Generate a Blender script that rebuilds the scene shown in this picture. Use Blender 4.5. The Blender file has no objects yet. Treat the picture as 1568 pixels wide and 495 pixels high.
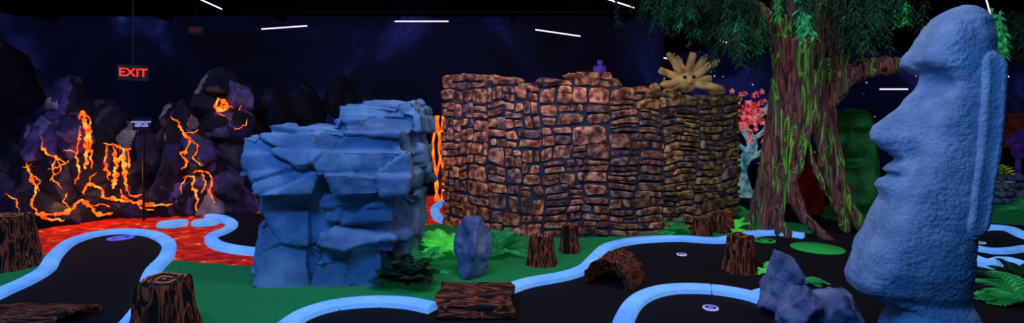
import bpy, bmesh, math, random
from mathutils import Vector, Matrix, noise
from mathutils.bvhtree import BVHTree
random.seed(7)
scene = bpy.context.scene
scene.view_settings.view_transform = 'Standard'
F=792.5; CX=792.5; HY=190.0; CH=1.6
def W(px,py,d): return Vector(((px-CX)/F*d, d, CH+(HY-py)/F*d))
def G(px,py,z=0.0):
    d=(CH-z)*F/(py-HY); return Vector(((px-CX)/F*d, d, z))
def lin(c):
    c/=255.0
    return c/12.92 if c<=0.04045 else ((c+0.055)/1.055)**2.4
def C(r,g,b): return (lin(r),lin(g),lin(b),1.0)

# ---------------------------------------------------------------- materials
def new_mat(name):
    m=bpy.data.materials.new(name); m.use_nodes=True
    nt=m.node_tree; b=nt.nodes['Principled BSDF']
    b.inputs['Specular IOR Level'].default_value=0.25
    return m,nt,b
def ramp_mat(name, stops, scale=4, vs=(1,1,1), detail=4, dist=0.0, rough=.85, es=0.0, bump=0.0, bscale=20, kind='noise', attr=False, bdist=0.02, interp='LINEAR', bdetail=6):
    m,nt,b=new_mat(name); N=nt.nodes; L=nt.links
    tc=N.new('ShaderNodeTexCoord'); mp=N.new('ShaderNodeMapping'); mp.inputs['Scale'].default_value=vs
    L.new(tc.outputs['Object'],mp.inputs['Vector'])
    t=N.new('ShaderNodeTexNoise'); t.inputs['Scale'].default_value=scale; t.inputs['Detail'].default_value=detail
    t.inputs['Distortion'].default_value=dist; out=t.outputs['Fac']
    L.new(mp.outputs['Vector'],t.inputs['Vector'])
    r=N.new('ShaderNodeValToRGB'); r.color_ramp.interpolation=interp
    e=r.color_ramp.elements
    while len(e)<len(stops): e.new(0.5)
    for i,(p,c) in enumerate(stops): e[i].position=p; e[i].color=c
    L.new(out,r.inputs['Fac']); col=r.outputs['Color']
    if attr:
        a=N.new('ShaderNodeAttribute'); a.attribute_name='Col'
        mx=N.new('ShaderNodeMix'); mx.data_type='RGBA'; mx.blend_type='MULTIPLY'; mx.inputs['Factor'].default_value=1
        L.new(col,mx.inputs[6]); L.new(a.outputs['Color'],mx.inputs[7]); col=mx.outputs[2]
    L.new(col,b.inputs['Base Color']); b.inputs['Roughness'].default_value=rough
    if es>0:
        L.new(col,b.inputs['Emission Color']); b.inputs['Emission Strength'].default_value=es
    if bump>0:
        n2=N.new('ShaderNodeTexNoise'); n2.inputs['Scale'].default_value=bscale; n2.inputs['Detail'].default_value=bdetail
        L.new(mp.outputs['Vector'],n2.inputs['Vector'])
        bp=N.new('ShaderNodeBump'); bp.inputs['Strength'].default_value=bump; bp.inputs['Distance'].default_value=bdist
        L.new(n2.outputs['Fac'],bp.inputs['Height']); L.new(bp.outputs['Normal'],b.inputs['Normal'])
    return m
K=C(6,6,9)
M={}
M['blue_rock']=ramp_mat('blue_rock',[(.3,C(62,96,136)),(.5,C(82,122,164)),(.7,C(112,152,192))],scale=3,bump=.6,bscale=12,bdist=.022,es=.015)
M['slate']=ramp_mat('slate_rock',[(.3,C(58,78,120)),(.5,C(92,112,155)),(.7,C(128,145,185))],scale=4,bump=.7,bscale=16,bdist=.03)
M['moai']=ramp_mat('moai_stone',[(.3,C(104,142,184)),(.5,C(122,160,202)),(.7,C(140,178,216))],scale=7,bump=.7,bscale=38,bdist=.022,bdetail=2.5)
M['curb']=ramp_mat('blue_curb_paint',[(.3,C(84,148,230)),(.7,C(116,180,250))],scale=2,es=.62,bump=.2,bscale=30)
M['carpet_green']=ramp_mat('green_carpet',[(.35,C(18,112,60)),(.65,C(30,154,84))],scale=90,es=.10,bump=.6,bscale=160,rough=1)
M['carpet_black']=ramp_mat('black_carpet',[(.3,C(3,3,7)),(.7,C(8,8,17))],scale=60,rough=1,bump=.3,bscale=150)
M['floor']=ramp_mat('dark_floor',[(.3,C(6,8,18)),(.7,C(14,18,34))],scale=5,rough=.9)
M['lava_floor']=ramp_mat('lava_floor_carpet',[(.30,C(110,12,8)),(.50,C(185,24,10)),(.61,C(215,40,16)),(.67,C(245,100,35)),(.72,C(255,185,90))],scale=5.5,vs=(1,1.4,1),detail=5,dist=.8,es=.55,rough=1)
M['lava']=ramp_mat('molten_lava',[(.3,C(235,50,8)),(.5,C(255,105,20)),(.68,C(255,170,60))],scale=6,es=1.1,dist=.6)
M['lava_rock']=ramp_mat('painted_lava_rock',[(.25,C(70,70,85)),(.5,C(175,175,185)),(.75,C(255,255,255))],scale=4,attr=True,es=.06,bump=.9,bscale=6,bdist=.05)
M['mountain_dark']=ramp_mat('dark_backdrop_rock',[(.3,C(8,8,18)),(.6,C(22,25,46)),(.8,C(56,64,92))],scale=2.2,bump=.8,bscale=6,bdist=.05,es=.05)
M['stone']=ramp_mat('drybrushed_stone',[(.34,C(70,58,70)),(.48,C(150,126,122)),(.60,C(230,216,206)),(.75,C(255,255,255))],scale=11,detail=7,attr=True,es=.12,bump=.9,bscale=22,bdist=.022)
M['mortar']=ramp_mat('wall_mortar',[(.3,C(26,32,48)),(.7,C(50,60,84))],scale=8,bump=.5,bscale=25,es=.02)
bk=[(.0,K),(.40,K),(.45,C(135,68,38)),(.485,K),(.53,C(30,14,12)),(.565,C(150,78,44)),(.60,K),(1,K)]
def bark(name,vs): return ramp_mat(name,bk,scale=1.0,vs=vs,detail=3,dist=.5,es=.10,bump=.8,bscale=1.5,bdist=.03)
M['bark_v']=bark('bark_vertical',(13,13,1.8))
M['bark_y']=bark('bark_along_y',(16,3,16))
M['bark_x']=bark('bark_along_x',(2.5,16,16))
M['tree']=ramp_mat('fantasy_tree_bark',[(0,C(20,14,20)),(.35,C(34,25,30)),(.40,C(150,92,84)),(.44,C(40,27,36)),(.48,C(120,76,82)),(.51,C(44,30,38)),(.535,C(84,140,56)),(.555,C(116,190,70)),(.58,C(36,44,34)),(.62,C(130,76,86)),(.67,C(44,30,38)),(1,C(90,56,70))],
   scale=1,vs=(7.5,7.5,.5),detail=2.5,dist=.6,es=.09,bump=1,bscale=2.4,bdist=.07)
M['leaf_dark']=ramp_mat('leaf_dark_green',[(.3,C(7,32,24)),(.7,C(18,72,44))],scale=3,es=.02)
M['leaf']=ramp_mat('leaf_green',[(.3,C(22,116,66)),(.7,C(54,185,106))],scale=6,es=.14)
M['leaf_bright']=ramp_mat('leaf_bright_green',[(.3,C(40,170,70)),(.7,C(110,235,114))],scale=6,es=.3)
M['sun']=ramp_mat('sun_sculpture_paint',[(.3,C(110,80,50)),(.6,C(205,170,105))],scale=6,es=.08,bump=.5,bscale=18)
M['purple']=ramp_mat('purple_paint',[(.3,C(50,26,100)),(.7,C(90,60,170))],scale=10,es=.1)
M['violet']=ramp_mat('violet_cup_marker',[(.3,C(80,80,220)),(.7,C(110,110,245))],scale=10,es=.5)
M['pad']=ramp_mat('green_pad',[(.3,C(30,150,66)),(.7,C(42,180,80))],scale=40,es=.2,rough=1)
M['step']=ramp_mat('stepping_stone_paint',[(.3,C(90,160,225)),(.7,C(130,195,245))],scale=5,es=.5)
M['black']=ramp_mat('black_metal',[(.3,C(4,4,8)),(.7,C(9,9,16))],scale=5,rough=.5)
M['tube']=ramp_mat('light_tube_glow',[(.3,C(205,185,255)),(.7,C(225,210,255))],scale=1,es=2.5)
M['exit']=ramp_mat('exit_red_glow',[(.3,C(255,40,30)),(.7,C(255,50,40))],scale=1,es=1.4)
M['exitdim']=ramp_mat('exit_dim_red',[(.3,C(110,15,15)),(.7,C(120,20,20))],scale=1,es=.5)
M['white']=ramp_mat('white_letter_paint',[(.3,C(150,165,230)),(.7,C(190,200,250))],scale=3,es=.35)
M['green_tiki']=ramp_mat('green_tiki_stone',[(.3,C(10,50,26)),(.7,C(34,120,50))],scale=4,es=.07,bump=.6,bscale=12)
M['redrock']=ramp_mat('red_lit_rock',[(.3,C(50,5,10)),(.7,C(110,14,22))],scale=6,es=.12,bump=.7,bscale=12)
M['redflower']=ramp_mat('red_blossom',[(.45,C(205,16,40)),(.62,C(255,170,180))],scale=14,es=.4)
M['cyan']=ramp_mat('cyan_fluorescent',[(.35,C(20,130,150)),(.6,C(170,225,235))],scale=8,es=.25)
M['orangebrick']=ramp_mat('orange_brick',[(.3,C(60,18,10)),(.7,C(150,52,24))],scale=6,es=.1)
M['yg']=ramp_mat('yellow_green_leaf',[(.3,C(100,150,20)),(.7,C(180,215,60))],scale=6,es=.25)
M['ring_dark']=ramp_mat('cut_wood_dark',[(.3,C(10,9,12)),(.7,C(40,26,22))],scale=14,bump=.4,bscale=30)
M['ring_light']=ramp_mat('cut_wood_ring',[(.36,C(40,24,20)),(.55,C(190,110,66))],scale=12,es=.22)
# walls
def mural(name,blue,stars=False,loc=(0,0,0)):
    m,nt,b=new_mat(name); N=nt.nodes; L=nt.links
    tc=N.new('ShaderNodeTexCoord')
    mp=N.new('ShaderNodeMapping'); mp.inputs['Location'].default_value=loc; mp.inputs['Scale'].default_value=(1,1,1.1)
    L.new(tc.outputs['Object'],mp.inputs['Vector'])
    n=N.new('ShaderNodeTexNoise'); n.inputs['Scale'].default_value=.42; n.inputs['Detail'].default_value=8; n.inputs['Distortion'].default_value=.7
    L.new(mp.outputs['Vector'],n.inputs['Vector'])
    r=N.new('ShaderNodeValToRGB'); e=r.color_ramp.elements
    e[0].position=.38; e[0].color=C(3,4,16); e[1].position=.78; e[1].color=blue
    x=e.new(.54); x.color=C(7,9,36)
    x=e.new(.64); x.color=C(20,24,74)
    L.new(n.outputs['Fac'],r.inputs['Fac'])
    col=r.outputs['Color']
    if stars:
        v=N.new('ShaderNodeTexVoronoi'); v.inputs['Scale'].default_value=2.6; L.new(tc.outputs['Object'],v.inputs['Vector'])
        r2=N.new('ShaderNodeValToRGB'); q=r2.color_ramp.elements; q[0].position=.0;q[0].color=C(200,210,255);q[1].position=.13;q[1].color=(0,0,0,1)
        L.new(v.outputs['Distance'],r2.inputs['Fac'])
        mx=N.new('ShaderNodeMix'); mx.data_type='RGBA'; mx.blend_type='ADD'; mx.inputs['Factor'].default_value=1
        L.new(col,mx.inputs[6]); L.new(r2.outputs['Color'],mx.inputs[7]); col=mx.outputs[2]
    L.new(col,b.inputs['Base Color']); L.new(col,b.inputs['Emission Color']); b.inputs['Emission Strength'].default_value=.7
    b.inputs['Roughness'].default_value=.9
    return m
M['wall']=mural('night_mural',C(60,84,165),loc=(.8,0,.6))
M['wall_star']=mural('starry_mural',C(14,18,60),True,(3,1,0))
M['ceiling']=ramp_mat('black_ceiling',[(.3,C(2,2,6)),(.7,C(6,6,15))],scale=2,rough=1)

# ---------------------------------------------------------------- mesh builder
class MB:
    def __init__(s): s.v=[];s.f=[];s.m=[];s.c=[]
    def add(s,vs,fs,m=0,col=None,cols=None):
        o=len(s.v); s.v+= [tuple(v) for v in vs]
        for i,f in enumerate(fs):
            s.f.append(tuple(a+o for a in f)); s.m.append(m)
            s.c.append(cols[i] if cols else (col or (1,1,1,1)))
    def build(s,name,mats,smooth=True,parent=None):
        me=bpy.data.meshes.new(name); me.from_pydata(s.v,[],s.f)
        for m in mats: me.materials.append(M[m] if isinstance(m,str) else m)
        me.polygons.foreach_set('material_index',s.m)
        me.polygons.foreach_set('use_smooth',[smooth]*len(s.f))
        ca=me.color_attributes.new('Col','FLOAT_COLOR','CORNER')
        d=[]
        for p,c in zip(s.f,s.c): d+= list(c)*len(p)
        ca.data.foreach_set('color',d)
        me.update()
        ob=bpy.data.objects.new(name,me); scene.collection.objects.link(ob)
        if parent: ob.parent=parent
        return ob
def empty(name):
    o=bpy.data.objects.new(name,None); scene.collection.objects.link(o); return o
def box(mb,c,s,m=0,rz=0,col=None):
    cx,cy,cz=c; vs=[]
    for x in(-.5,.5):
        for y in(-.5,.5):
            for z in(-.5,.5):
                X=x*s[0];Y=y*s[1]
                vs.append((cx+X*math.cos(rz)-Y*math.sin(rz),cy+X*math.sin(rz)+Y*math.cos(rz),cz+z*s[2]))
    mb.add(vs,[(0,1,3,2),(4,6,7,5),(0,4,5,1),(2,3,7,6),(0,2,6,4),(1,5,7,3)],m,col)
def catmull(P,n=8,closed=False):
    P=[Vector(p) for p in P]; out=[]
    N=len(P); rng=range(N if closed else N-1)
    for i in rng:
        if closed: a,b,c,d=P[(i-1)%N],P[i],P[(i+1)%N],P[(i+2)%N]
        else: a=P[max(i-1,0)];b=P[i];c=P[i+1];d=P[min(i+2,N-1)]
        for k in range(n):
            t=k/n
            out.append(.5*((2*b)+(c-a)*t+(2*a-5*b+4*c-d)*t*t+(3*b-a-3*c+d)*t**3))
    if not closed: out.append(P[-1].copy())
    return out
def resample(P,step):
    L=[0]
    for i in range(1,len(P)): L.append(L[-1]+(P[i]-P[i-1]).length)
    n=max(2,int(L[-1]/step)+1); out=[];j=0
    for k in range(n):
        s=L[-1]*k/(n-1)
        while j<len(P)-2 and L[j+1]<s: j+=1
        t=(s-L[j])/max(1e-9,L[j+1]-L[j]); out.append(P[j].lerp(P[j+1],min(1,max(0,t))))
    return out
def tube(mb,P,R,seg=10,m=0,flat=None,col=None,cap=True):
    P=[Vector(p) for p in P]; vs=[];fs=[]
    up=Vector((.13,.2,.97)); n=len(P)
    prev=None
    for i in range(n):
        t=(P[min(i+1,n-1)]-P[max(i-1,0)]).normalized()
        if prev is None:
            a=t.cross(up)
            if a.length<.1: a=t.cross(Vector((1,0,0)))
            a.normalize()
        else:
            a=prev-t*prev.dot(t); a.normalize()
        prev=a; b=t.cross(a)
        r=R[i] if isinstance(R,(list,tuple)) else R
        for k in range(seg):
            th=2*math.pi*k/seg
            vs.append(P[i]+a*math.cos(th)*r+b*math.sin(th)*r)
    for i in range(n-1):
        for k in range(seg):
            k2=(k+1)%seg
            fs.append((i*seg+k,i*seg+k2,(i+1)*seg+k2,(i+1)*seg+k))
    if cap:
        fs.append(tuple(range(seg))[::-1]); fs.append(tuple((n-1)*seg+k for k in range(seg)))
    mb.add(vs,fs,m,col)
_ico={}
def ico(sub):
    if sub not in _ico:
        bm=bmesh.new(); bmesh.ops.create_icosphere(bm,subdivisions=sub,radius=1)
        bm.verts.ensure_lookup_table()
        _ico[sub]=([v.co.copy() for v in bm.verts],[tuple(v.index for v in f.verts) for f in bm.faces]); bm.free()
    return _ico[sub]
def rock(mb,c,r,seed,n=16,sub=4,nz=.05,m=0,pal=None,floor=None,cap=1.12,taper=0):
    rnd=random.Random(seed); V,Fc=ico(sub); pl=[]
    for i in range(n):
        z=1-2*(i+.5)/n; ph=i*2.399963+rnd.uniform(-.5,.5); z=max(-1,min(1,z+rnd.uniform(-.2,.2))); q=math.sqrt(1-z*z)
        pl.append((Vector((q*math.cos(ph),q*math.sin(ph),z)),rnd.uniform(.62,.98)))
    lean=rnd.uniform(-.25,.25)*taper
    c=Vector(c); vs=[];idx=[]
    for v in V:
        best=cap;bi=-1
        for i,(nn,d) in enumerate(pl):
            q=nn.dot(v)
            if q>.08 and d/q<best: best=d/q;bi=i
        p=v*best
        if taper:
            t=(p.z+1)/2; k=1+taper*.35-taper*t; p=Vector((p.x*k+lean*t,p.y*k,p.z*(1+.15*taper)))
        p=Vector((p.x*r[0],p.y*r[1],p.z*r[2]))+c
        k=noise.fractal(p*(2.2/max(r)),1,2,4)*nz
        p+=v*k*max(r)
        if floor is not None and p.z<floor: p.z=floor
        vs.append(p);idx.append(bi)
    cols=None
    if pal:
        cc=[rnd.choice(pal) for _ in range(n+1)]
        cols=[cc[idx[f[0]]] for f in Fc]
    mb.add(vs,Fc,m,cols=cols)
def remesh(ob,vox,smooth_iter=0):
    md=ob.modifiers.new('r','REMESH'); md.mode='VOXEL'; md.voxel_size=vox; md.use_smooth_shade=True
    if smooth_iter:
        s=ob.modifiers.new('s','SMOOTH'); s.iterations=smooth_iter; s.factor=.5
    dg=bpy.context.evaluated_depsgraph_get(); dg.update()
    me=bpy.data.meshes.new_from_object(ob.evaluated_get(dg))
    mats=list(ob.data.materials); ob.modifiers.clear(); ob.data=me
    me.materials.clear()
    for x in mats: me.materials.append(x)
    me.polygons.foreach_set('use_smooth',[True]*len(me.polygons))
    return ob
def displace(ob,fn):
    me=ob.data
    nr=[v.normal.copy() for v in me.vertices]
    for v,n in zip(me.vertices,nr): v.co=fn(v.co.copy(),n)
    me.update()

# ---------------------------------------------------------------- room
def quad(name,vs,mat):
    mb=MB(); mb.add(vs,[tuple(range(len(vs)))]); return mb.build(name,[mat],False)
H=4.4
quad('floor',[(-13,-3,0),(20,-3,0),(20,20,0),(-13,20,0)],'floor')
quad('ceiling',[(-13,-3,H),(-13,20,H),(20,20,H),(20,-3,H)],'ceiling')
quad('wall_left',[(-13,-3,0),(-13,13.5,0),(-13,13.5,H),(-13,-3,H)],'wall')
quad('wall_back',[(-13,13.5,0),(4,13.5,0),(4,13.5,H),(-13,13.5,H)],'wall')
quad('wall_side',[(4,13.5,0),(4,20,0),(4,20,H),(4,13.5,H)],'wall_star')
quad('wall_far',[(4,20,0),(20,20,0),(20,20,H),(4,20,H)],'wall_star')
quad('wall_right',[(20,20,0),(20,-3,0),(20,-3,H),(20,20,H)],'wall_star')
quad('wall_front',[(-13,-3,0),(-13,-3,H),(20,-3,H),(20,-3,0)],'ceiling')

def patch(name,P,z,mat,n=6,smooth=True):
    pts=[G(x,y,z) for x,y in P]
    if smooth: pts=catmull(pts,n,True)
    mb=MB(); base=len(pts)
    vs=[p for p in pts]+[Vector((p.x,p.y,0)) for p in pts]
    fs=[tuple(range(base))]+[(i,(i+1)%base,base+(i+1)%base,base+i) for i in range(base)]
    a=sum(pts[i].x*pts[(i+1)%base].y-pts[(i+1)%base].x*pts[i].y for i in range(base))
    if a<0: fs[0]=fs[0][::-1]
    mb.add(vs,fs); return mb.build(name,[mat],False)

lavaP=[(-60,470),(-60,372),(60,356),(120,342),(230,328),(330,322),(450,318),(640,305),(720,300),(700,335),(640,380),(420,410),(280,412),(120,420)]
patch('lava_carpet',lavaP,.006,'lava_floor',4)
greenP=[(200,425),(262,404),(330,408),(420,412),(560,400),(650,352),(700,348),(900,366),(1060,352),(1160,342),(1240,346),(1255,362),(1190,357),(1110,370),(1000,368),(945,382),(915,405),(830,428),(745,452),(690,470),(600,460),(500,470),(430,505),(400,560),(180,560),(220,470)]
patch('green_carpet',greenP,.012,'carpet_green',4)
patch('green_carpet',[(-80,450),(-80,425),(0,424),(45,404),(90,385),(80,408),(50,425),(0,448)],.012,'carpet_green',4)
patch('green_carpet',[(1380,330),(1440,312),(1585,308),(1750,312),(1750,350),(1500,342)],.012,'carpet_green',4)

# curbs
def curb(P,name='blue_curb',w=.15,h=.085,seg=.42,closed=False):
    pts=resample(catmull([G(x,y,h) for x,y in P],10,closed),.07)
    mb=MB(); per=max(2,int(seg/.07)); i=0
    prof=[(-w/2,0),(-w/2,h*.72),(-w/2+.02,h*.95),(-w/2+.04,h),(w/2-.04,h),(w/2-.02,h*.95),(w/2,h*.72),(w/2,0)]
    while i<len(pts)-1:
        j=min(i+per,len(pts)-1)
        if len(pts)-1-j<3: j=len(pts)-1
        vs=[];fs=[];np_=len(prof)
        for k in range(i,j+1):
            t=(pts[min(k+1,len(pts)-1)]-pts[max(k-1,0)]); t.z=0; t.normalize(); nrm=Vector((-t.y,t.x,0))
            p=pts[k].copy()
            if k==i: p+=t*.006
            if k==j: p-=t*.006
            for a,b in prof: vs.append(Vector((p.x,p.y,0))+nrm*a+Vector((0,0,b)))
        n=j-i+1
        for q in range(n-1):
            for r in range(np_-1): fs.append((q*np_+r,q*np_+r+1,(q+1)*np_+r+1,(q+1)*np_+r))
        fs.append(tuple(range(np_))[::-1]); fs.append(tuple((n-1)*np_+r for r in range(np_)))
        mb.add(vs,fs); i=j
    return mb.build(name,['curb'],False)
c1=[(-60,475),(0,447),(45,427),(72,410),(85,390),(108,371),(145,359),(190,354),(235,358),(260,371),(258,390),(238,412),(228,438),(220,468),(195,500),(170,525)]
curb(c1); patch('putting_carpet',c1+[(-40,560)],.02,'carpet_black',4)
c2=[(322,331),(345,334),(360,343),(348,353),(327,362),(335,373),(362,380),(400,384),(440,384)]
curb(c2); patch('putting_carpet',c2+[(470,360),(430,335),(370,329)],.02,'carpet_black',4)
c3=[(425,512),(465,482),(515,466),(575,460),(630,462),(672,470)]
c3b=[(765,449),(815,432),(870,422),(903,411),(922,393),(942,377),(985,368),(1050,365),(1112,368),(1150,360),(1195,356),(1245,361)]
curb(c3); curb(c3b)
patch('putting_carpet',c3+[(720,462)]+c3b+[(1330,370),(1420,400),(1400,560),(1000,620),(420,620)],.02,'carpet_black',4)
c4=[(958,520),(966,488),(985,459),(1020,444),(1065,440),(1115,443),(1160,451),(1195,462),(1240,475)]
curb(c4)
curb([(1170,452),(1195,446),(1240,450),(1275,462)])
curb([(700,308),(683,311),(673,320),(678,332),(690,338)])
c5=[(1490,360),(1520,349),(1560,350),(1590,362),(1640,372)]
curb(c5); curb([(1500,392),(1530,402),(1560,398),(1600,412)]); curb([(1495,375),(1540,384),(1600,378)],w=.1)
patch('putting_carpet',c5+[(1640,410),(1560,402),(1500,395)],.02,'carpet_black',4)

def disc(mb,c,r0,r1,z,seg=40,m=0):
    vs=[];fs=[]
    for k in range(seg):
        a=2*math.pi*k/seg
        vs.append((c.x+r1*math.cos(a),c.y+r1*math.sin(a),z)); vs.append((c.x+r0*math.cos(a),c.y+r0*math.sin(a),z))
        vs.append((c.x+r1*math.cos(a),c.y+r1*math.sin(a),0.0))
    for k in range(seg):
        q=(k+1)%seg; fs.append((3*k,3*q,3*q+1,3*k+1)); fs.append((3*k,3*k+2,3*q+2,3*q))
    mb.add(vs,fs,m)
def cup(px,py,r,ringmat,inner=None,w0=.72):
    mb=MB(); c=G(px,py)
    disc(mb,c,r*w0,r,.03,m=0); disc(mb,c,0.001,r*w0,.026,m=1); disc(mb,c,0.001,r*.4,.03,m=2)
    mb.build('golf_cup',[ringmat,'black',inner or ringmat])
cup(187,371,.155,'violet',None,.6); cup(1055,397,.06,'white','violet'); cup(1100,481,.065,'white','violet'); cup(1183,375,.14,'pad'); cup(1514,378,.08,'white','violet')
mb=MB(); disc(mb,G(1265,387),.0,.30,.03); mb.build('green_tee_pad',['pad'])
for (x,y,r) in [(268,350,.21),(319,348,.2)]:
    mb=MB(); c=G(x,y); vs=[];seg=36
    for k in range(seg):
        a=2*math.pi*k/seg; rr=r*(1+.05*math.sin(3*a+x)); 
        for q,z in((1,.0),(1,.05),(.9,.075)): vs.append((c.x+rr*q*math.cos(a),c.y+rr*q*math.sin(a),z))
    fs=[]
    for k in range(seg):
        q=(k+1)%seg; fs+=[(3*k,3*q,3*q+1,3*k+1),(3*k+1,3*q+1,3*q+2,3*k+2)]
    fs.append(tuple(3*k+2 for k in range(seg))); mb.add(vs,fs); mb.build('stepping_stone',['step'],False)

# ---------------------------------------------------------------- big blue boulder
mb=MB()
def block(px0,px1,py0,py1,df,dep,jit,seed,taper=0):
    rnd=random.Random(seed)
    a=W(px0,py0,df); b=W(px1,py1,df) if py1 is not None else Vector((W(px1,0,df).x,df,-.05))
    vs=[]
    for x in (a.x,b.x):
        for y in (df,df+dep):
            for z in (b.z,a.z):
                X=x; 
                if z==b.z and taper: X+= taper*(1 if x==a.x else -1)
                vs.append((X+rnd.uniform(-jit,jit),y+rnd.uniform(-jit,jit),z+(rnd.uniform(-jit,jit) if z>0 else 0)))
    mb.add(vs,[(0,1,3,2),(4,6,7,5),(0,4,5,1),(2,3,7,6),(0,2,6,4),(1,5,7,3)])
block(400,505,296,None,5.10,1.1,.03,1,.0)
block(408,476,326,None,5.01,.9,.035,31,.0)
block(396,440,356,412,5.04,.9,.03,32,.0)
block(488,590,385,None,4.98,1.1,.03,2)
block(480,540,405,None,4.94,.9,.03,33)
block(495,614,300,322,4.93,1.2,.025,3)
block(500,608,320,345,4.97,1.1,.025,34)
block(500,598,340,375,5.10,1.0,.02,4)
block(490,608,366,390,4.94,1.1,.03,5)
block(590,642,300,368,5.2,1.0,.03,6,.04)
block(580,628,360,None,5.16,1.0,.03,16,.02)
block(376,488,210,240,4.97,1.4,.03,7,.0)
block(372,492,238,272,4.90,1.4,.03,39,.0)
block(382,494,270,304,4.85,1.4,.04,37,.06)
block(492,622,202,236,4.92,1.35,.025,8)
block(484,636,234,272,4.83,1.4,.03,38)
block(500,640,270,303,4.82,1.35,.03,9,.08)
block(415,560,197,222,5.15,1.2,.02,10)
block(440,590,192,212,5.4,1.0,.02,41)
block(533,654,178,205,5.50,.9,.03,11)
block(526,644,164,182,5.58,.9,.02,42)
block(516,560,186,205,5.4,.9,.02,12)
block(553,638,156,170,5.65,.8,.015,13)
block(410,610,205,None,5.5,.8,.03,14)
ob=mb.build('carved_blue_boulder',['blue_rock']); remesh(ob,.017,1)
def fn(p,n):
    w=noise.fractal(p*.9,1,2,2)
    d,pt=noise.voronoi(Vector((p.x*1.6,p.y*1.6,p.z*2.2))+Vector((w,w,w))*.25)
    e=d[1]-d[0]; crack=-.022*max(0,1-e/.035)
    f=pt[0]; tl=Vector((noise.cell(f*7.3)-.5,noise.cell(f*3.1)-.5,noise.cell(f*9.7)-.5))
    dd=Vector((p.x*1.6,p.y*1.6,p.z*2.2))-f
    facet=dd.dot(tl)*.07
    return p+n*(crack+facet+noise.fractal(p*5,1,2,5)*.010+noise.fractal(p*1.3,1,2,2)*.03)
displace(ob,fn)
for v in ob.data.vertices:
    if v.co.z<0: v.co.z=0

# ---------------------------------------------------------------- other rocks
def single_rock(name,px,py0,py1,w,dep,mat,seed,n=14,nz=.06,d=None,lean=0):
    g=G(px,py1); d=g.y if d is None else d; h=(py1-py0)/F*d
    mb=MB(); rx=w/F*d/2
    rock(mb,(g.x,d+dep*.5,h*.45),(rx,dep,h*.56),seed,n,5,nz,floor=0.0)
    for i,v in enumerate(mb.v):
        t=max(0,v[2]/h); k=1-.42*t**1.6
        mb.v[i]=(g.x+(v[0]-g.x)*k+lean*t,v[1],v[2])
    return mb.build(name,[mat])
single_rock('standing_rock',730,334,432,84,.24,'slate',5,nz=.09)
single_rock('standing_rock',1218,390,500,66,.2,'slate',12,nz=.1)
single_rock('boulder_rock',1252,445,520,90,.25,'slate',22,nz=.1)
single_rock('boulder_rock',1308,455,520,100,.22,'slate',33,nz=.1)

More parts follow.
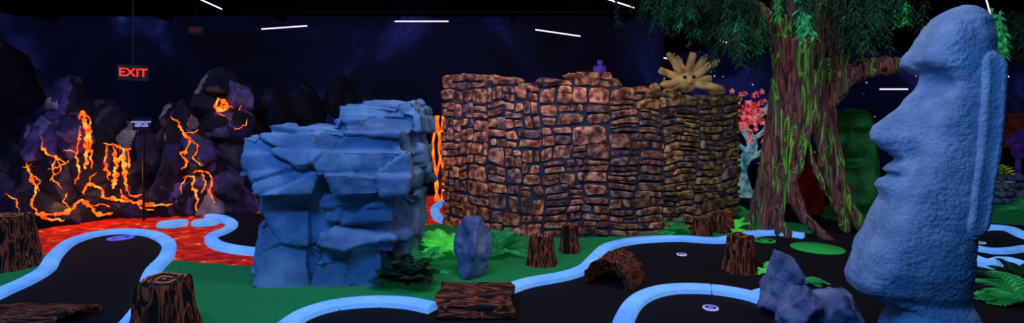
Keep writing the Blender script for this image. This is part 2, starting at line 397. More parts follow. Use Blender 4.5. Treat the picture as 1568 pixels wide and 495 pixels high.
# ---------------------------------------------------------------- moai
def interp(T,x):
    if x<=T[0][0]: return T[0][1]
    for (a,b),(c,d) in zip(T,T[1:]):
        if x<=c: 
            t=(x-a)/(c-a); t=t*t*(3-2*t)*.5+t*.5
            return b+(d-b)*t
    return T[-1][1]
def moai(name,mat,base,dirang,S,neck=True,nzv=.006,fs_=.78,ls=.85):
    face=[(11,1490),(16,1472),(26,1456),(40,1441),(60,1427),(74,1420),(98,1417),(107,1420),(113,1436),(130,1442),(160,1434),(200,1416),(240,1399),(258,1389),(300,1370),(350,1344),(400,1317),(440,1300),(454,1304),(464,1326),(474,1372),(490,1380),(520,1372),(600,1350)]
    nose=[(98,0),(108,8),(135,22),(160,40),(180,58),(196,70),(206,72),(216,66),(228,46),(240,24),(248,7),(256,0)]
    nw=[(100,9),(150,13),(190,27),(215,36),(240,33)]
    lips=[(250,0),(258,17),(266,21),(271,4),(275,3),(281,20),(290,21),(300,10),(315,0)]
    back=[(11,1504),(16,1514),(26,1524),(40,1530),(70,1534),(120,1534),(200,1528),(300,1514),(360,1504),(420,1500),(460,1500),(480,1512),(500,1535),(530,1555),(600,1565)]
    hw=[(11,14),(16,36),(26,52),(40,64),(70,74),(100,76),(200,78),(300,84),(360,88),(410,86),(445,76),(464,64),(480,68),(500,88),(530,102),(600,106)]
    fd=Vector((math.cos(dirang),math.sin(dirang),0)); lt=Vector((-fd.y,fd.x,0))
    ys=[11,12,14,17,21,25]; y=28
    yend=600 if neck else 470
    while y<=yend: ys.append(y); y+=3.0
    NT=144; mb=MB(); vs=[];fs=[]
    ref=1455.; y0=HY
    zc=lambda yy:(base.z+(y0-yy)*S)
    for yy in ys:
        fx=ref-interp(face,yy); bx=interp(back,yy)-ref; w=interp(hw,yy)
        mid=(fx-bx)/2; half=(fx+bx)/2; n_=interp(nose,yy); nwid=interp(nw,yy); lp=interp(lips,yy)
        for k in range(NT):
            th=2*math.pi*k/NT; c=math.cos(th); s=math.sin(th); e=2/3.0
            f=math.copysign(abs(c)**e,c); l=math.copysign(abs(s)**e,s)
            L=l*w; fw=mid+half*f
            if f>0:
                g=math.exp(-(abs(L)/nwid)**3.2)
                fw+=n_*g+lp*math.exp(-(abs(L)/34)**4)*max(0,f)
                if 100<yy<185:
                    q=math.exp(-((abs(L)-38)/24)**2)*math.exp(-((yy-130)/18)**2); fw-=20*q
                if 50<yy<112: fw+=12*math.exp(-((abs(L)-34)/32)**2)*math.exp(-((yy-90)/13)**4)
                if 190<yy<340: fw-=7*math.exp(-((abs(L)-46)/9)**2)*math.exp(-((yy-245)/32)**2)
            p=Vector((base.x,base.y,0))+fd*fw*S*fs_+lt*L*S*ls+Vector((0,0,zc(yy)))
            p+=(fd*f+lt*l)*noise.fractal(p*5,1,2,5)*nzv*1.6
            if p.z<0: p.z=0
            vs.append(p)
    n=len(ys)
    for i in range(n-1):
        for k in range(NT):
            k2=(k+1)%NT; fs.append((i*NT+k,(i+1)*NT+k,(i+1)*NT+k2,i*NT+k2))
    fs.append(tuple(range(NT))); fs.append(tuple((n-1)*NT+k for k in range(NT))[::-1])
    mb.add(vs,fs)
    for sd in(-1,1):
        ev=[];ef=[];rows=48;seg=24
        for i in range(rows+1):
            t=i/rows; yy=86+t*270
            ww=interp([(84,70),(200,73),(300,77),(360,80)],yy)
            cf=-interp([(84,50),(110,54),(200,48),(300,32),(356,22)],yy)
            m_=min(t,1-t)/.07
            end=max(.2,min(1,m_)**.5)
            a=20*end*(1-.15*t); b=20*end
            for k in range(seg):
                th=2*math.pi*k/seg; c=math.cos(th); s=math.sin(th)
                cc=math.copysign(abs(c)**.6,c); ss=math.copysign(abs(s)**.6,s)
                groove=-8*math.exp(-((cc*1.0)/.35)**2) if s>0 and .06<t<.94 else 0
                L=(ww-4+ss*b+groove)*sd
                p=Vector((base.x,base.y,0))+fd*(cf+cc*a)*S*fs_+lt*L*S*ls+Vector((0,0,zc(yy)))
                p+=lt*noise.fractal(p*7,1,2,3)*.004
                ev.append(p)
        for i in range(rows):
            for k in range(seg):
                k2=(k+1)%seg; ef.append((i*seg+k,(i+1)*seg+k,(i+1)*seg+k2,i*seg+k2))
        ef.append(tuple(range(seg))); ef.append(tuple(rows*seg+k for k in range(seg)))
        mb.add(ev,ef)
    return mb.build(name,[mat])
d=3.5; b=W(1450,190,d)
moai('moai_statue','moai',b,math.radians(162),1/228.)
gb=W(1318,190,8.6); gb.z=1.22
moai('green_tiki_statue','green_tiki',gb,math.radians(238),1/290.,True,.01,1.15,1.25)

# ---------------------------------------------------------------- ruined stone wall
base_px=[(690,349),(735,357),(790,364),(860,368),(930,368),(1000,363),(1070,356),(1139,348)]
bp=[G(x,y) for x,y in base_px]
bp=[bp[0]+Vector((.22,.75,0)),bp[0]+Vector((.03,.12,0))]+bp+[bp[-1]+Vector((-.05,.12,0)),bp[-1]+Vector((-.4,.6,0))]
path=resample(catmull(bp,14),.02); 
cum=[0]
for i in range(1,len(path)): cum.append(cum[-1]+(path[i]-path[i-1]).length)
LT=cum[-1]
def wp(s):
    s=max(0,min(LT,s)); i=min(len(path)-2,int(s/LT*(len(path)-1)))
    t=(s-cum[i])/max(1e-6,cum[i+1]-cum[i]); p=path[i].lerp(path[i+1],t)
    a=path[max(0,i-6)]; c=path[min(len(path)-1,i+7)]; T=(c-a).normalized(); return p,T,Vector((T.y,-T.x,0))
topT=[(680,118),(757,117),(758,121),(806,122),(807,131),(842,131),(843,123),(886,122),(887,114),(944,114),(945,124),(960,125),(961,137),(1004,138),(1005,143),(1064,144),(1065,149),(1140,151)]
def topz(s):
    p,_,_=wp(s); px=CX+p.x/p.y*F
    px=max(690,min(1139,px))
    for (a,b_),(c,d_) in zip(topT,topT[1:]):
        if a<=px<=c: y=b_+(d_-b_)*(px-a)/(c-a); break
    else: y=150
    return CH+(HY-y)/F*p.y
def upx(s):
    p,_,_=wp(s); return (CX+p.x/p.y*F)
mb=MB()
cols_=110; th=.42
vs=[];fs=[]
for i in range(cols_+1):
    s=LT*i/cols_; p,T,Nn=wp(s); z=topz(s)-.05
    for q,(o,zz) in enumerate([(0,0),(0,z*.33),(0,z*.66),(0,z),(-th,z),(-th,0)]):
        vs.append(p+Nn*o+Vector((0,0,zz)))
for i in range(cols_):
    for q in range(5): fs.append((i*6+q,(i+1)*6+q,(i+1)*6+q+1,i*6+q+1))
fs.append(tuple(range(6))); fs.append(tuple(cols_*6+q for q in range(6))[::-1])
mb.add(vs,fs,1)
rnd=random.Random(12)
rects=[]
def split(s0,s1,z0,z1):
    w=s1-s0;h=z1-z0; u=(upx((s0+s1)/2)-690)/450.
    zf=(z0+z1)/2/2.3
    if u<.33: wm,hm=.31,.24
    elif u<.6: wm,hm=(.52,.23) if zf>.5 else (.42,.17)
    else: wm,hm=.42,.155
    wm*=rnd.uniform(.6,1.4); hm*=rnd.uniform(.65,1.4)
    if rnd.random()<.10 and u<.6: wm,hm=hm,wm
    if (w<=wm and h<=hm) or (w<.15 and h<.34) or (h<.10 and w<.5): rects.append((s0,s1,z0,z1)); return
    if w/wm>h/hm:
        k=s0+w*rnd.uniform(.32,.68); split(s0,k,z0,z1); split(k,s1,z0,z1)
    else:
        k=z0+h*rnd.uniform(.36,.64); split(s0,s1,z0,k); split(s0,s1,k,z1)
s=0
while s<LT:
    w=rnd.uniform(.45,1.0); z=-rnd.uniform(0,.3)
    while z<2.55:
        h=rnd.uniform(.25,.6); split(s,min(LT,s+w),max(0,z),z+h) if z+h>.05 else None; z+=h
    s+=w
def warp(s,z):
    q=Vector((s*1.1,z*1.1,4)); return s+.12*noise.noise(q)+.035*noise.noise(q*3.5),z+.12*noise.noise(q+Vector((7,3,1)))+.035*noise.noise(q*3.5+Vector((5,5,5)))
def stone_col(u,zf):
    o=Vector((.98,.45,.24)); g=Vector((.48,.42,.17)); dk=Vector((.44,.30,.28)); b=Vector((.2,.23,.34)); pk=Vector((.80,.42,.34))
    t=max(0,min(1,(u-.55)/.4)); c=o.lerp(pk,rnd.random()*.6).lerp(g,t)
    br=rnd.uniform(.6,1.15)
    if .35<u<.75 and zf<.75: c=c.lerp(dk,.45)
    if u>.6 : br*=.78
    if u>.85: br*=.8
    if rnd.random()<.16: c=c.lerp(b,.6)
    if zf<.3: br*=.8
    c=c*br; return (c.x,c.y,c.z,1)
for (s0,s1,z0,z1) in rects:
    sc=(s0+s1)/2; zc_=(z0+z1)/2
    a,b_=warp(sc,zc_)
    tz=topz(max(0,min(LT,a)))
    if b_>tz-.0: continue
    u=(upx(a)-690)/450.
    prot=rnd.uniform(.02,.065); n=10; g=[]; tilt=rnd.uniform(-.15,.15); tilz=rnd.uniform(-.15,.15)
    gap=rnd.uniform(.009,.017)
    cs=[(rnd.uniform(-.024,.024),rnd.uniform(-.024,.024)) for _ in range(4)]
    hw_,hh=(s1-s0)/2-gap,(z1-z0)/2-gap
    rk=rnd.uniform(.05,.16); MM=[]
    for i in range(n):
        for j in range(n):
            aa=-1+2*i/(n-1); bb=-1+2*j/(n-1)
            aa=math.sin(aa*math.pi/2)*.6+aa*.4; bb=math.sin(bb*math.pi/2)*.6+bb*.4
            x=aa*(1-rk*bb*bb*bb*bb); zz=bb*(1-rk*aa**4)
            cw=[(.5+.5*aa*sx)*(.5+.5*bb*sz) for (sx,sz) in [(-1,-1),(1,-1),(1,1),(-1,1)]]
            jx=sum(c[0]*w_ for c,w_ in zip(cs,cw)); jz=sum(c[1]*w_ for c,w_ in zip(cs,cw))
            ss,zz2=warp(sc+x*hw_,zc_+zz*hh); ss+=jx; zz2+=jz*min(1,hh/.08)
            zz2=min(zz2,tz+.02)
            m_=max(abs(aa),abs(bb)); MM.append(m_)
            o=prot*(1-m_**10*.45)+ (aa*tilt+bb*tilz)*.12*min(hw_,.1)
            if m_>.99: o=-.02
            p,T,Nn=wp(max(0,min(LT,ss)))
            q=p+Nn*o+Vector((0,0,max(0,zz2)))
            if m_<.99: q+=Nn*noise.fractal(q*9,1,2,3)*.014
            g.append(q)
    fs=[(i*n+j,(i+1)*n+j,(i+1)*n+j+1,i*n+j+1) for i in range(n-1) for j in range(n-1)]
    sc_=stone_col(u,b_/2.3); cl=[]
    for f in fs:
        mm=sum(MM[k] for k in f)/4; k_=.68+.56*max(0,min(1,(mm-.45)/.4))
        cl.append((sc_[0]*k_,sc_[1]*k_,sc_[2]*k_,1))
    mb.add(g,fs,0,cols=cl)
s=.05
while s<LT-.1:
    w=rnd.uniform(.2,.46); p,T,Nn=wp(s+w/2); z=topz(s+w/2); u=(upx(s+w/2)-690)/450.
    k0=len(mb.v); hh=rnd.uniform(.05,.08)
    rock(mb,(0,0,0),(w*.56,.30,hh),rnd.randint(0,9999),14,4,.05,0,[stone_col(u,.95)],cap=1.3)
    for i in range(k0,len(mb.v)):
        v=mb.v[i]; q=p-Nn*.17+T*v[0]-Nn*v[1]+Vector((0,0,z-.03+v[2])); mb.v[i]=tuple(q)
    s+=w*.97
mb.build('ruined_stone_wall',['stone','mortar'])

# sun sculpture on the wall
mb=MB(); c=W(1062,125,7.75); q_=.74
V,Fc=ico(4)
mb.add([c+Vector((v.x*.23,v.y*.2,v.z*.24))*q_ for v in V],Fc)
mb.add([c+Vector((v.x*.07,-.2+v.y*.06,-.02+v.z*.07))*q_ for v in V],Fc)
for k in range(14):
    a=math.radians(k*360/14+5); 
    r1=.56*(.85+.28*((k*7)%4)/3); wv=.05*math.sin(k*2.1)
    dv=Vector((math.cos(a),-.12-.25*(k%2),math.sin(a))); sd=Vector((-math.sin(a),0,math.cos(a)))
    P=[c+x*q_ for x in [dv*.14,dv*r1*.5+sd*wv*.3,dv*r1*.75+sd*wv,dv*r1+sd*wv*.6,dv*(r1+.02)]]
    if P[-1].z<c.z-.25: continue
    tube(mb,catmull(P,3),[.062-.001*i for i in range(10)]+[.052,.044,.02],10)
for sx in(-1,1): mb.add([c+Vector((sx*.09+v.x*.035,-.19+v.y*.03,.06+v.z*.035))*q_ for v in ico(3)[0]],ico(3)[1],1)
mb.build('sun_face_sculpture',['sun','black'])
mb=MB(); 
rock(mb,W(1014,137,7.6),(.1,.14,.08),91,12,4,.06); rock(mb,W(1108,139,7.9),(.13,.14,.1),92,12,4,.06)
mb.build('wall_top_rocks',['sun'])
# purple figurine
mb=MB(); c=W(928,107,7.15)
for off,r in [((0,0,0),(.06,.06,.07)),((0,-.02,.08),(.04,.04,.04)),((-.06,0,.0),(.03,.02,.05)),((.06,0,.0),(.03,.02,.05)),((-.025,-.02,.11),(.012,.013,.02)),((.025,-.02,.11),(.012,.013,.02)),((-.03,-.03,-.06),(.03,.04,.03)),((.03,-.03,-.06),(.03,.04,.03))]:
    mb.add([c+Vector(off)+Vector((v.x*r[0],v.y*r[1],v.z*r[2])) for v in ico(3)[0]],ico(3)[1])
mb.build('purple_gargoyle_figurine',['purple'])

# ---------------------------------------------------------------- volcano mountains
mb=MB()
PU=(.10,.07,.27,1);PD=(.035,.028,.11,1);NV=(.012,.013,.035,1);GR=(.34,.32,.36,1);GD=(.07,.07,.10,1);LV=(.20,.17,.38,1)
palA=[PU,PD,NV,GD,NV,NV,GR]; palP=[PU,PU,PD,LV,PD,NV,NV]; palG=[GR,GD,GR,NV,NV,PD]; palD=[NV,NV,PD,NV,NV,GD]
ch=[(104,152,20,30,8.9,palG),(108,175,26,38,8.85,palA),(92,200,30,42,8.7,palP),(75,225,28,36,8.5,palP),(100,240,34,42,8.6,palP),(135,240,34,50,8.9,palA),(152,180,20,34,9.2,palG),(170,205,24,34,9.2,palG),
 (40,285,46,50,8.4,palD),(95,290,50,50,8.5,palD),(15,320,36,42,8.2,palD),(160,290,42,45,8.9,palD),(205,300,40,42,9.1,palD),(205,235,26,44,9.3,palG),(238,265,26,50,9.4,palD),
 (60,325,50,26,8.1,palD),(120,328,48,22,8.4,palP),(190,322,50,16,8.7,palD),(240,312,40,20,9.0,palD),
 (345,128,24,20,9.6,palG),(322,150,18,26,9.7,palG),(372,150,18,26,9.7,palP),(348,188,36,20,9.5,palP),(378,190,22,22,9.6,palP),(345,165,26,26,9.95,palD),
 (360,235,32,40,9.9,palD),(380,285,34,52,9.9,palD),
 (272,182,14,20,9.4,palG),(288,205,20,34,9.3,palA),(300,240,30,38,9.2,palP),(320,262,32,34,9.2,palP),(318,298,40,34,9.1,palP),(290,295,30,36,9.1,palP),(352,300,30,36,9.3,palP),
 (255,220,16,26,9.6,palD),(265,270,24,42,9.5,palD),(228,210,14,22,9.7,palG),(182,190,12,24,9.7,palG),(15,265,34,40,9.2,palD),(-20,300,40,60,8.6,palD)]
r3=random.Random(77)
extra=[]
for i in range(30):
    x=r3.uniform(0,385); 
    top=interp([(0,250),(60,210),(105,170),(150,190),(220,210),(260,200),(300,200),(340,150),(390,200)],x); y=r3.uniform(top+15,325)
    s_=r3.uniform(12,22); extra.append((x,y,s_*.9,s_*1.2,8.25+x/385*.75,r3.choice([palA,palP,palP,palD,palD])))
for i,(x,y,rx,ry,d,pl) in enumerate(ch+extra):
    c=W(x,y,d); rock(mb,c,(rx*1.2/F*d,.40 if i<len(ch) else .24,ry*1.15/F*d),100+i,12 if i<len(ch) else 9,4,.05,0,pl,cap=1.3,taper=.6)
mb.v=[(v[0],v[1],max(0,v[2])) for v in mb.v]
mount=mb.build('volcano_rock_formation',['lava_rock'])
bvh=BVHTree.FromPolygons([Vector(v) for v in mb.v],mb.f)
mb=MB()
def lavaline(P,wpx):
    pts=resample(catmull([Vector((x,y,0)) for x,y in P],5),2.0)
    run=[];rr=[]; cam=Vector((0,0,CH))
    def flush():
        if len(run)>2:
            ds=[(r-cam).length for r in run]
            sm=[min(ds[max(0,i-1):i+2]) for i in range(len(ds))]
            Q=[cam+(r-cam)*(s/l) for r,s,l in zip(run,sm,ds)]
            tube(mb,Q,list(rr),8)
        run.clear(); rr.clear()
    for k,p in enumerate(pts):
        q=p+Vector((noise.noise(p*.13)*4+noise.noise(p*.4)*2,noise.noise(p*.13+Vector((9,9,9)))*4,0))
        dr=Vector(((q.x-CX)/F,1,(HY-q.y)/F)).normalized()
        h,_,_,dist=bvh.ray_cast(cam,dr)
        if h is None:
            g=G(p.x,p.y) if p.y>300 else None
            if g is None: flush(); continue
            h=g
        if run and (h-run[-1]).length>.45: flush()
        e=min(1,.35+min(k,len(pts)-1-k)/8)
        wv=wpx*e*(.3+1.0*abs(noise.noise(Vector((p.x*.17,p.y*.17,3)))) *2)
        run.append(h-dr*.008); rr.append(wv/F*h.y*.45)
    flush()
LL=[([(64,212),(68,232),(88,246),(100,252)],4),([(98,235),(108,232),(118,238)],3),([(75,262),(92,258),(108,250)],3),([(88,246),(80,256),(84,268),(76,280)],3),
 ([(40,252),(48,270),(55,295),(50,315),(58,330)],4),([(48,270),(60,280),(58,295)],2.5),([(55,330),(85,332),(110,325),(122,310),(140,320),(150,332),(175,330)],6),([(55,330),(70,338),(100,340)],5),([(35,258),(50,255)],3),
 ([(110,325),(100,312),(104,300)],3),([(140,320),(160,316),(172,322)],3),
 ([(124,195),(122,215),(118,240),(122,262),(115,285)],4),([(124,185),(128,176),(134,215),(132,262)],7),([(139,185),(140,225),(142,262)],5),([(122,180),(130,178),(142,184)],4),
 ([(128,300),(138,285),(155,292),(162,305),(180,308),(205,312),(240,316)],6),([(138,285),(140,272),(150,268)],3),
 ([(165,225),(164,250),(168,280)],5),([(176,228),(180,260),(176,292)],9),([(190,230),(192,262),(196,296)],8),([(199,234),(201,262)],5),([(160,222),(180,226),(202,232)],5),
 ([(185,295),(195,308),(215,315),(240,318),(268,316)],5),([(196,296),(205,303),(225,302)],3),([(215,315),(225,325),(238,326)],3),
 ([(262,180),(275,190),(283,206),(296,216),(290,230),(280,240),(290,250),(282,262)],4.5),([(296,216),(305,228),(300,245),(312,255)],3),([(283,206),(300,205),(308,200)],3),
 ([(300,268),(315,264),(330,275)],4),([(285,275),(300,272),(298,290),(306,305),(304,325)],5),([(330,275),(325,295),(332,315)],5),([(312,265),(318,285),(312,300)],3),([(280,300),(282,285),(290,272)],3),
 ([(336,152),(345,155),(350,164),(345,172),(336,167),(338,154)],7),([(343,156),(344,170)],9),([(352,165),(362,168)],3),([(375,165),(368,172)],3),([(362,200),(378,195),(382,185)],3),([(338,176),(350,180)],3),
 ([(0,345),(20,335),(40,340)],3),([(85,245),(95,262),(80,275),(95,290)],2.5),([(8,300),(25,310),(30,330)],2.5)]
for P,w in LL: lavaline(P,w)
mb.build('lava_streams',['lava'])
# backdrop cliffs
mb=MB()
for i,(x,y,rx,ry,d) in enumerate([(30,250,70,60,10.6),(130,270,70,60,10.6),(230,270,60,60,10.8),(320,260,60,60,11),(400,250,50,70,11.2),(430,180,34,44,11.5),(475,165,30,40,12),(530,150,24,36,12),(480,260,90,80,12),(580,170,24,30,12.3),(620,190,40,40,12),(10,120,30,70,11.5)]):
    c=W(x,y,d); rock(mb,c,(rx/F*d,.7,ry/F*d),300+i,13,4,.05,cap=1.3,taper=.6)
mb.v=[(v[0],min(13.4,v[1]),max(0,v[2])) for v in mb.v]
mb.build('dark_backdrop_cliffs',['mountain_dark'])
# glowing lava column behind boulder
mb=MB(); c=G(684,318)
for k in range(7):
    x=c.x+(k-3)*.07
    P=[Vector((x+.05*math.sin(k*3+j*1.3),c.y+.5+.05*math.cos(k+j*2),.0+j*.29)) for j in range(7)]
    pp=catmull(P,3); tube(mb,pp,[.02+.03*abs(noise.noise(p*3)) for p in pp],8,0)
rock(mb,(c.x,c.y+.85,.9),(.42,.35,1.05),71,16,4,.08,1,palD,floor=0)
mb.build('lava_column',['lava','lava_rock'])

# ---------------------------------------------------------------- big tree
mb=MB()
def pxtube(P,seg=12,sc=.84):
    pts=catmull([W(x,y,d) for x,y,d,r in P],6); n=len(P); R=[]
    for i in range(n-1):
        for k in range(6): R.append(sc*(P[i][3]+(P[i+1][3]-P[i][3])*k/6))
    R.append(P[-1][3]*sc); tube(mb,pts,R,seg)
pxtube([(1240,-40,7.8,.5),(1238,60,7.8,.42),(1236,130,7.8,.36),(1222,200,7.8,.30),(1200,270,7.8,.26),(1184,340,7.8,.26),(1184,362,7.8,.3)])
pxtube([(1268,-30,7.8,.42),(1268,70,7.8,.34),(1266,130,7.7,.26),(1276,190,7.7,.17),(1289,240,7.7,.13),(1302,285,7.6,.11),(1320,330,7.5,.09),(1338,358,7.5,.05)])
strands=[[(1215,60,7.5,.16),(1205,150,7.5,.13),(1193,230,7.5,.13),(1176,300,7.5,.12),(1158,356,7.5,.08)],
 [(1235,60,7.4,.13),(1225,150,7.45,.12),(1208,230,7.4,.12),(1190,300,7.35,.12),(1182,360,7.3,.09)],
 [(1250,60,7.4,.12),(1242,140,7.4,.12),(1226,210,7.35,.12),(1220,270,7.3,.11),(1238,325,7.15,.10),(1268,360,7.0,.08),(1290,375,6.9,.04)],
 [(1268,70,7.5,.12),(1256,150,7.45,.11),(1236,215,7.4,.11),(1212,290,7.3,.10),(1208,335,7.2,.09),(1222,368,7.05,.05)],
 [(1280,90,7.5,.12),(1270,160,7.5,.1),(1268,220,7.5,.09),(1282,270,7.4,.08),(1298,320,7.4,.07),(1312,358,7.35,.04)],
 [(1200,180,7.6,.09),(1185,250,7.6,.09),(1172,310,7.5,.08),(1150,352,7.6,.04)],
 [(1225,100,7.25,.06),(1234,180,7.25,.06),(1216,250,7.2,.06),(1200,330,7.15,.06),(1204,364,7.1,.04)],
 [(1195,120,7.35,.06),(1208,200,7.3,.06),(1190,270,7.3,.06),(1176,340,7.3,.05)],
 [(1258,110,7.3,.06),(1262,170,7.32,.06),(1240,240,7.25,.06),(1226,300,7.15,.05),(1252,345,7.05,.04)],
 [(1210,90,7.35,.05),(1222,160,7.3,.05),(1200,240,7.3,.05),(1170,320,7.4,.04)],
 [(1275,110,7.4,.05),(1252,200,7.3,.05),(1262,260,7.35,.05),(1290,320,7.3,.04)],
 [(1280,120,7.6,.15),(1310,112,7.55,.15),(1345,102,7.4,.13),(1390,100,7.3,.11),(1440,90,7.2,.09),(1500,70,7.0,.06)],
 [(1285,160,7.6,.10),(1310,130,7.5,.10),(1345,112,7.35,.07),(1380,108,7.25,.05)],
 [(1282,110,7.8,.22),(1310,60,7.8,.18),(1345,20,7.8,.14),(1380,-30,7.8,.1)],
 [(1216,110,7.8,.22),(1200,50,7.8,.18),(1165,10,7.8,.14),(1130,-30,7.8,.1)]]
for s in strands: pxtube(s)
tree=mb.build('giant_fantasy_tree',['tree']); remesh(tree,.024,1)
def ft(p,n):
    q=Vector((p.x*9,p.y*9,p.z*1.1)); w=noise.fractal(q,1,2,3)
    return p+n*(w*.05)
displace(tree,ft)
for v in tree.data.vertices:
    if v.co.z<0: v.co.z=0
    if v.co.z>H-.02: v.co.z=H-.02
mb=MB(); c=W(1250,275,8.6); 
rock(mb,c,(.32,.25,.6),55,14,4,.08,0); rock(mb,c+Vector((-.02,-.2,.05)),(.1,.12,.2),56,12,4,.05); 
for sx in(-1,1): rock(mb,c+Vector((sx*.15,-.2,.22)),(.1,.08,.05),57+sx,12,4,.05)
rock(mb,c+Vector((0,-.2,-.3)),(.16,.08,.06),60,12,4,.05); rock(mb,(c.x,c.y,.3),(.3,.25,.4),61,14,4,.05,0,floor=0)
mb.build('red_tiki_face',['redrock'])

# foliage
def leaf(mb,p,dv,nrm,L,w,m=0):
    dv=dv.normalized(); s=dv.cross(nrm)
    if s.length<.05: s=dv.cross(Vector((1,.2,.1)))
    s.normalize(); up=s.cross(dv)
    mb.add([p,p+dv*L*.45+s*w+up*w*.25,p+dv*L-Vector((0,0,L*.12)),p+dv*L*.45-s*w+up*w*.25,p+dv*L*.5],[(0,1,4),(1,2,4),(2,3,4),(3,0,4)],m)
rnd=random.Random(5)
def sprig(mb,p,length,n,L,w,m=0,drift=.25):
    dx=rnd.uniform(-drift,drift); dy=rnd.uniform(-drift,drift); a0=rnd.uniform(0,6)
    P=[p+Vector((dx*t*length,dy*t*length,-length*t)) for t in [k/5 for k in range(6)]]
    tube(mb,P,.006,4,m)
    for k in range(n):
        t=k/n; a=a0+k*2.4; q=p+Vector((dx*t*length,dy*t*length,-length*t))
        dv=Vector((math.cos(a),math.sin(a),-.9+rnd.uniform(-.3,.3)))
        leaf(mb,q,dv,Vector((rnd.uniform(-.5,.5),rnd.uniform(-1,0),.6)),L*rnd.uniform(.7,1.2),w,m)
mb=MB()
clusters=[(1000,-5,22),(1040,10,26),(1085,20,28),(1110,45,28),(1150,62,32),(1190,45,26),(1290,60,32),(1330,45,32),(1370,15,28),(1140,5,40),(1240,10,24),(1400,0,20),(1060,-5,24),(1100,0,24),(1300,5,24),(1345,0,24)]
for cx_,cy_,num in clusters:
    dd=rnd.uniform(6.6,8.4)
    for i in range(num):
        d=dd+rnd.uniform(-.4,.4); p=W(rnd.gauss(cx_,20),rnd.gauss(cy_-25,14),d)
        p.z=min(p.z,H-.05)
        sprig(mb,p,rnd.uniform(.25,.55),22,.11,.014,0 if rnd.random()<.93 else 1)
for i in range(14):
    p=W(rnd.uniform(1528,1550),rnd.uniform(10,60),rnd.uniform(6,7)); sprig(mb,p,.3,12,.1,.02,1)
for i in range(5):
    p=W(rnd.uniform(1235,1262),rnd.uniform(5,30),6.3); sprig(mb,p,.3,12,.1,.02,1)
for i in range(20):
    p=W(rnd.uniform(1548,1600),rnd.uniform(10,60),rnd.uniform(7.5,9)); sprig(mb,p,.5,20,.12,.02,0)
mb.build('hanging_tree_foliage',['leaf_dark','leaf'])

# ferns
def fern(px,py,size,mat,seed,n=16,broad=False,name='fern_plant'):
    r=random.Random(seed); mb=MB(); c=G(px,py)
    for k in range(n):
        a=2*math.pi*k/n+r.uniform(-.25,.25); el=r.uniform(.35,1.15); L=size*r.uniform(.75,1.1)
        dv=Vector((math.cos(a)*math.cos(el),math.sin(a)*math.cos(el),math.sin(el)))
        P=[]
        for j in range(9):
            t=j/8; P.append(c+Vector((0,0,.02))+dv*L*t+Vector((0,0,-.42*L*t*t*math.cos(el)*1.2)))
        tube(mb,P,.006,4)
        for j in range(1,9):
            t=j/8; T=(P[j]-P[j-1]).normalized(); sd=T.cross(Vector((0,0,1))).normalized(); w=L*.34*math.sin(math.pi*min(1,t*.85+.12))
            for s in(-1,1):
                leaf(mb,P[j],sd*s+T*.75,Vector((0,0,1)),w+.02,.028*size/.4*(1.4 if broad else 1))
    for i,v in enumerate(mb.v):
        if v[2]<.015: mb.v[i]=(v[0],v[1],.015)
    return mb.build(name,[mat])
fern(632,444,.42,'leaf_dark',1,24,True,'leafy_plant'); fern(648,424,.40,'leaf',12,18,True,'leafy_plant')
fern(680,398,.42,'leaf_bright',2,20,True); fern(775,394,.42,'leaf',3,20); fern(700,388,.36,'leaf_bright',21,14)
fern(1045,362,.3,'leaf',4,16); fern(1162,354,.42,'leaf',5,18); fern(1135,360,.30,'leaf_bright',6,14)
fern(1580,470,.40,'leaf',7,20,True,'leafy_plant'); fern(1575,440,.34,'leaf_dark',8,18,True,'leafy_plant'); fern(1245,440,.22,'leaf',9,12); fern(1185,425,.16,'leaf_bright',10,8)
fern(1590,330,.45,'leaf',14,16)

# stumps
def stump(px,py,r,h,seed,lean=0,name='tree_stump'):
    rr=random.Random(seed); c=G(px,py); mb=MB(); seg=72; rows=14; vs=[];fs=[]
    ph=rr.uniform(0,6)
    for i in range(rows+1):
        t=i/rows; z=h*t
        for k in range(seg):
            a=2*math.pi*k/seg
            q=Vector((math.cos(a)*3.2,math.sin(a)*3.2,z*2.2+seed)); rd=r*(1.12-.2*t+.12*(1-t)**4)
            ridge=abs(noise.noise(q*1.6))*.16+.05*math.sin(9*a+ph+noise.noise(q)*3)
            e=rd*(1+ridge-.08)
            if i==rows: e*=.94
            vs.append(Vector((c.x+e*math.cos(a)+lean*t,c.y+e*math.sin(a),z+(0.012*math.sin(a*3+ph) if i>=rows-1 else 0))))
    for i in range(rows):
        for k in range(seg):
            k2=(k+1)%seg; fs.append((i*seg+k,i*seg+k2,(i+1)*seg+k2,(i+1)*seg+k))
    mb.add(vs,fs,0)
    topv=vs[-seg:]; cen=Vector((c.x+lean,c.y,h)); nr=11
    vv=[];ff=[];
    for j in range(nr+1):
        t=1-j/(nr+.3)
        for k in range(seg):
            q=cen.lerp(topv[k],t); q.z+=.006*(j%2); vv.append(q)
    for j in range(nr):
        for k in range(seg):
            k2=(k+1)%seg; ff.append((j*seg+k,j*seg+k2,(j+1)*seg+k2,(j+1)*seg+k))
    ff.append(tuple(nr*seg+k for k in range(seg)))
    o=len(mb.f)
    mb.add(vv,ff,1)
    for j in range(nr):
        if j in(1,4,7,10):
            for k in range(seg): mb.m[o+j*seg+k]=2
    return mb.build(name,['bark_v','ring_dark','ring_light'])
stump(254,512,.205,.40,1); stump(12,415,.24,.58,2)
stump(838,410,.15,.33,3); stump(882,391,.11,.34,4,.0); stump(1146,422,.15,.40,5)
stump(1086,364,.13,.24,6); stump(1120,360,.14,.30,7)

